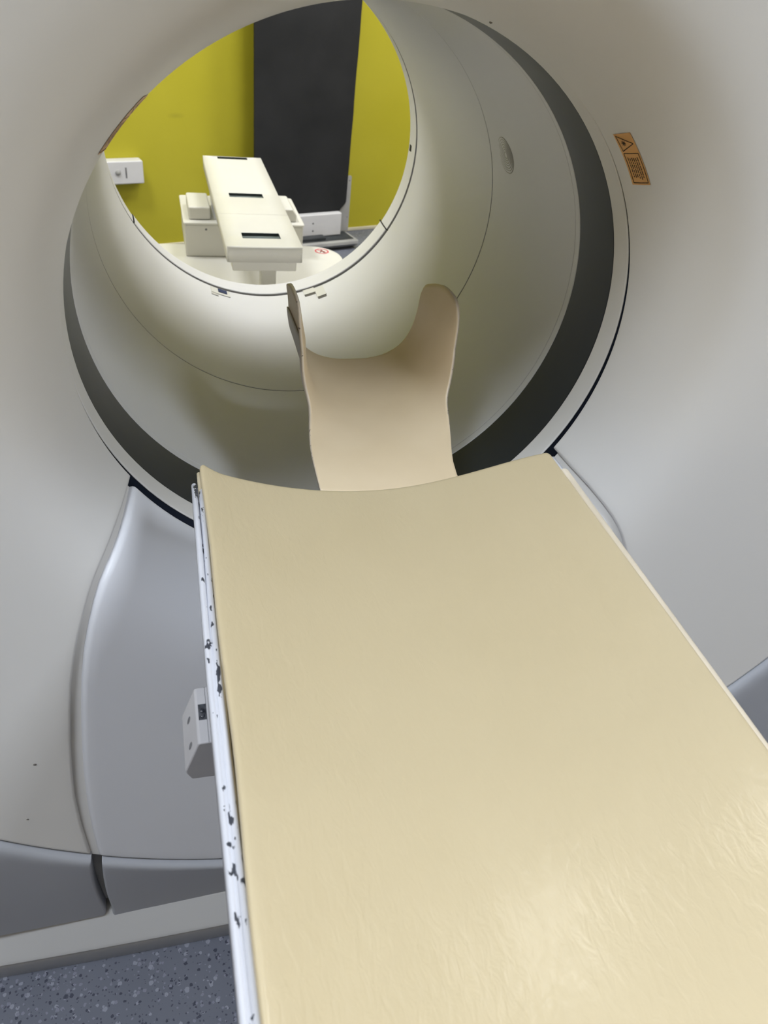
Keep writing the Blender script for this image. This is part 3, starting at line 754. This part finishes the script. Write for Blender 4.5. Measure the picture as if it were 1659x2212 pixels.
while zz > .24:
    f_ = (zz-.2)/.9; pr.append((-.102 + .0115*min(f_, 1.9) + rb.uniform(-.0012, .0012), zz)); zz -= rb.uniform(.05, .12)
pr += [(-.102, .215), (-.108, .203), (-.131, .181), (-.142, .164), (-.145, .0545)]
brd = tag(prism('charcoal_board', pr, .148, .158, M['charcoal'], None, axis='y', M=MD), 'tall charcoal board standing upright on the floor stand by the yellow wall', 'board')

wbx = thing('wall_box', tuple(D(-1.25, 0, .32)), 'small white box fixed on the yellow wall at the left', 'wall box')
Pb = box('box_body', -1.42, -1.148, .001, .060, .328, .430, M['white'], wbx, bev=.006, M=MD)
box('card_slot', -1.233, -1.226, .0595, .0608, .355, .402, M['hole'], Pb, bev=.0003, seg=1, M=MD)
bm = bmesh.new(); bmesh.ops.create_cone(bm, cap_ends=True, segments=20, radius1=.013, radius2=.010, depth=.006)
for v in bm.verts: v.co = MD @ Vector((-1.266 + v.co.x, .063 + v.co.z, .382 + v.co.y))
me = bpy.data.meshes.new('lock_knob'); bm.to_mesh(me); bm.free(); link('lock_knob', me, M['greymetal'], Pb)

# ------------------------------------------------------------------ ceiling lights
M['diffuser'] = material('lamp_diffuser', (.9, .9, .9), .5, .3)
N_, L_, B_ = nodes(M['diffuser']); B_.inputs['Emission Color'].default_value = (1, .98, .95, 1); B_.inputs['Emission Strength'].default_value = 3.0
LIGHTS = [(.80, .20, 20, (1, .985, .96)), (-.95, -.75, 34, (.80, .885, 1)), (1.0, -1.3, 29, (.80, .885, 1)), (.70, 1.95, 24, (.96, .98, 1)), (1.75, 2.35, 30, (.96, .98, 1)), (-.9, 2.0, 40, (.96, .98, 1))]  # farthest right panel is added to brighten that side of the yellow wall
WHERE = ['white ceiling light panel above the scanner gantry', 'white ceiling light panel left of the patient table', 'white ceiling light panel right of the patient table', 'white ceiling light panel right of centre behind the gantry', 'added white ceiling light panel farthest right to brighten the yellow wall', 'white ceiling light panel left of centre behind the gantry']
for (x, y, pw, col), lab in zip(LIGHTS, WHERE):
    t = thing('ceiling_light', (x, y, H), lab, 'ceiling light', 'square ceiling light panels')
    bm = bmesh.new()
    for a in ((-.31, .31, -.31, -.29), (-.31, .31, .29, .31), (-.31, -.29, -.29, .29), (.29, .31, -.29, .29)):
        bm_box(bm, x+a[0], x+a[1], y+a[2], y+a[3], H-.03, H-.0005, .002, 1)
    me = bpy.data.meshes.new('lamp_frame'); bm.to_mesh(me); bm.free(); link('lamp_frame', me, M['lampframe'], t, smooth=False)
    box('lamp_diffuser', x-.289, x+.289, y-.289, y+.289, H-.02, H-.012, M['diffuser'], t, bev=0)
    ld = bpy.data.lights.new('panel_light', 'AREA'); ld.shape = 'SQUARE'; ld.size = .56; ld.energy = pw; ld.color = col
    lo = bpy.data.objects.new('panel_light', ld); C.objects.link(lo); lo.location = (x, y, H-.035)

w = bpy.data.worlds.new('room_air'); bpy.context.scene.world = w; w.use_nodes = True
w.node_tree.nodes['Background'].inputs['Color'].default_value = (.8, .85, 1, 1); w.node_tree.nodes['Background'].inputs['Strength'].default_value = .02

# ------------------------------------------------------------------ camera
cd = bpy.data.cameras.new('camera'); cam = bpy.data.objects.new('camera', cd); C.objects.link(cam)
cd.sensor_fit = 'VERTICAL'; cd.sensor_height = 36.0; cd.lens = 1642.32/2212*36.0; cd.clip_start = .02; cd.clip_end = 30
Rr = Vector((.9631, -.2485, .1038)).normalized(); Dn = Vector((-.0745, -.6162, -.7841)); Dn = (Dn - Rr*Dn.dot(Rr)).normalized(); Fw = Rr.cross(Dn).normalized()
if Fw.y < 0: Fw = -Fw
loc = Vector((-.2507, -.8842, 1.4285))
cam.matrix_world = Matrix(((Rr.x, -Dn.x, -Fw.x, loc.x), (Rr.y, -Dn.y, -Fw.y, loc.y), (Rr.z, -Dn.z, -Fw.z, loc.z), (0, 0, 0, 1)))
cd.dof.use_dof = True; cd.dof.focus_distance = 1.05; cd.dof.aperture_fstop = 9.0
sc = bpy.context.scene; sc.camera = cam
sc.view_settings.view_transform = 'Standard'; sc.view_settings.look = 'None'; sc.view_settings.exposure = 0.0

sc.cycles.max_bounces = 6; sc.cycles.diffuse_bounces = 3; sc.cycles.glossy_bounces = 2; sc.cycles.transmission_bounces = 1
sc.cycles.caustics_reflective = False; sc.cycles.caustics_refractive = False
sc.cycles.use_adaptive_sampling = True; sc.cycles.adaptive_threshold = .08; sc.cycles.adaptive_min_samples = 24
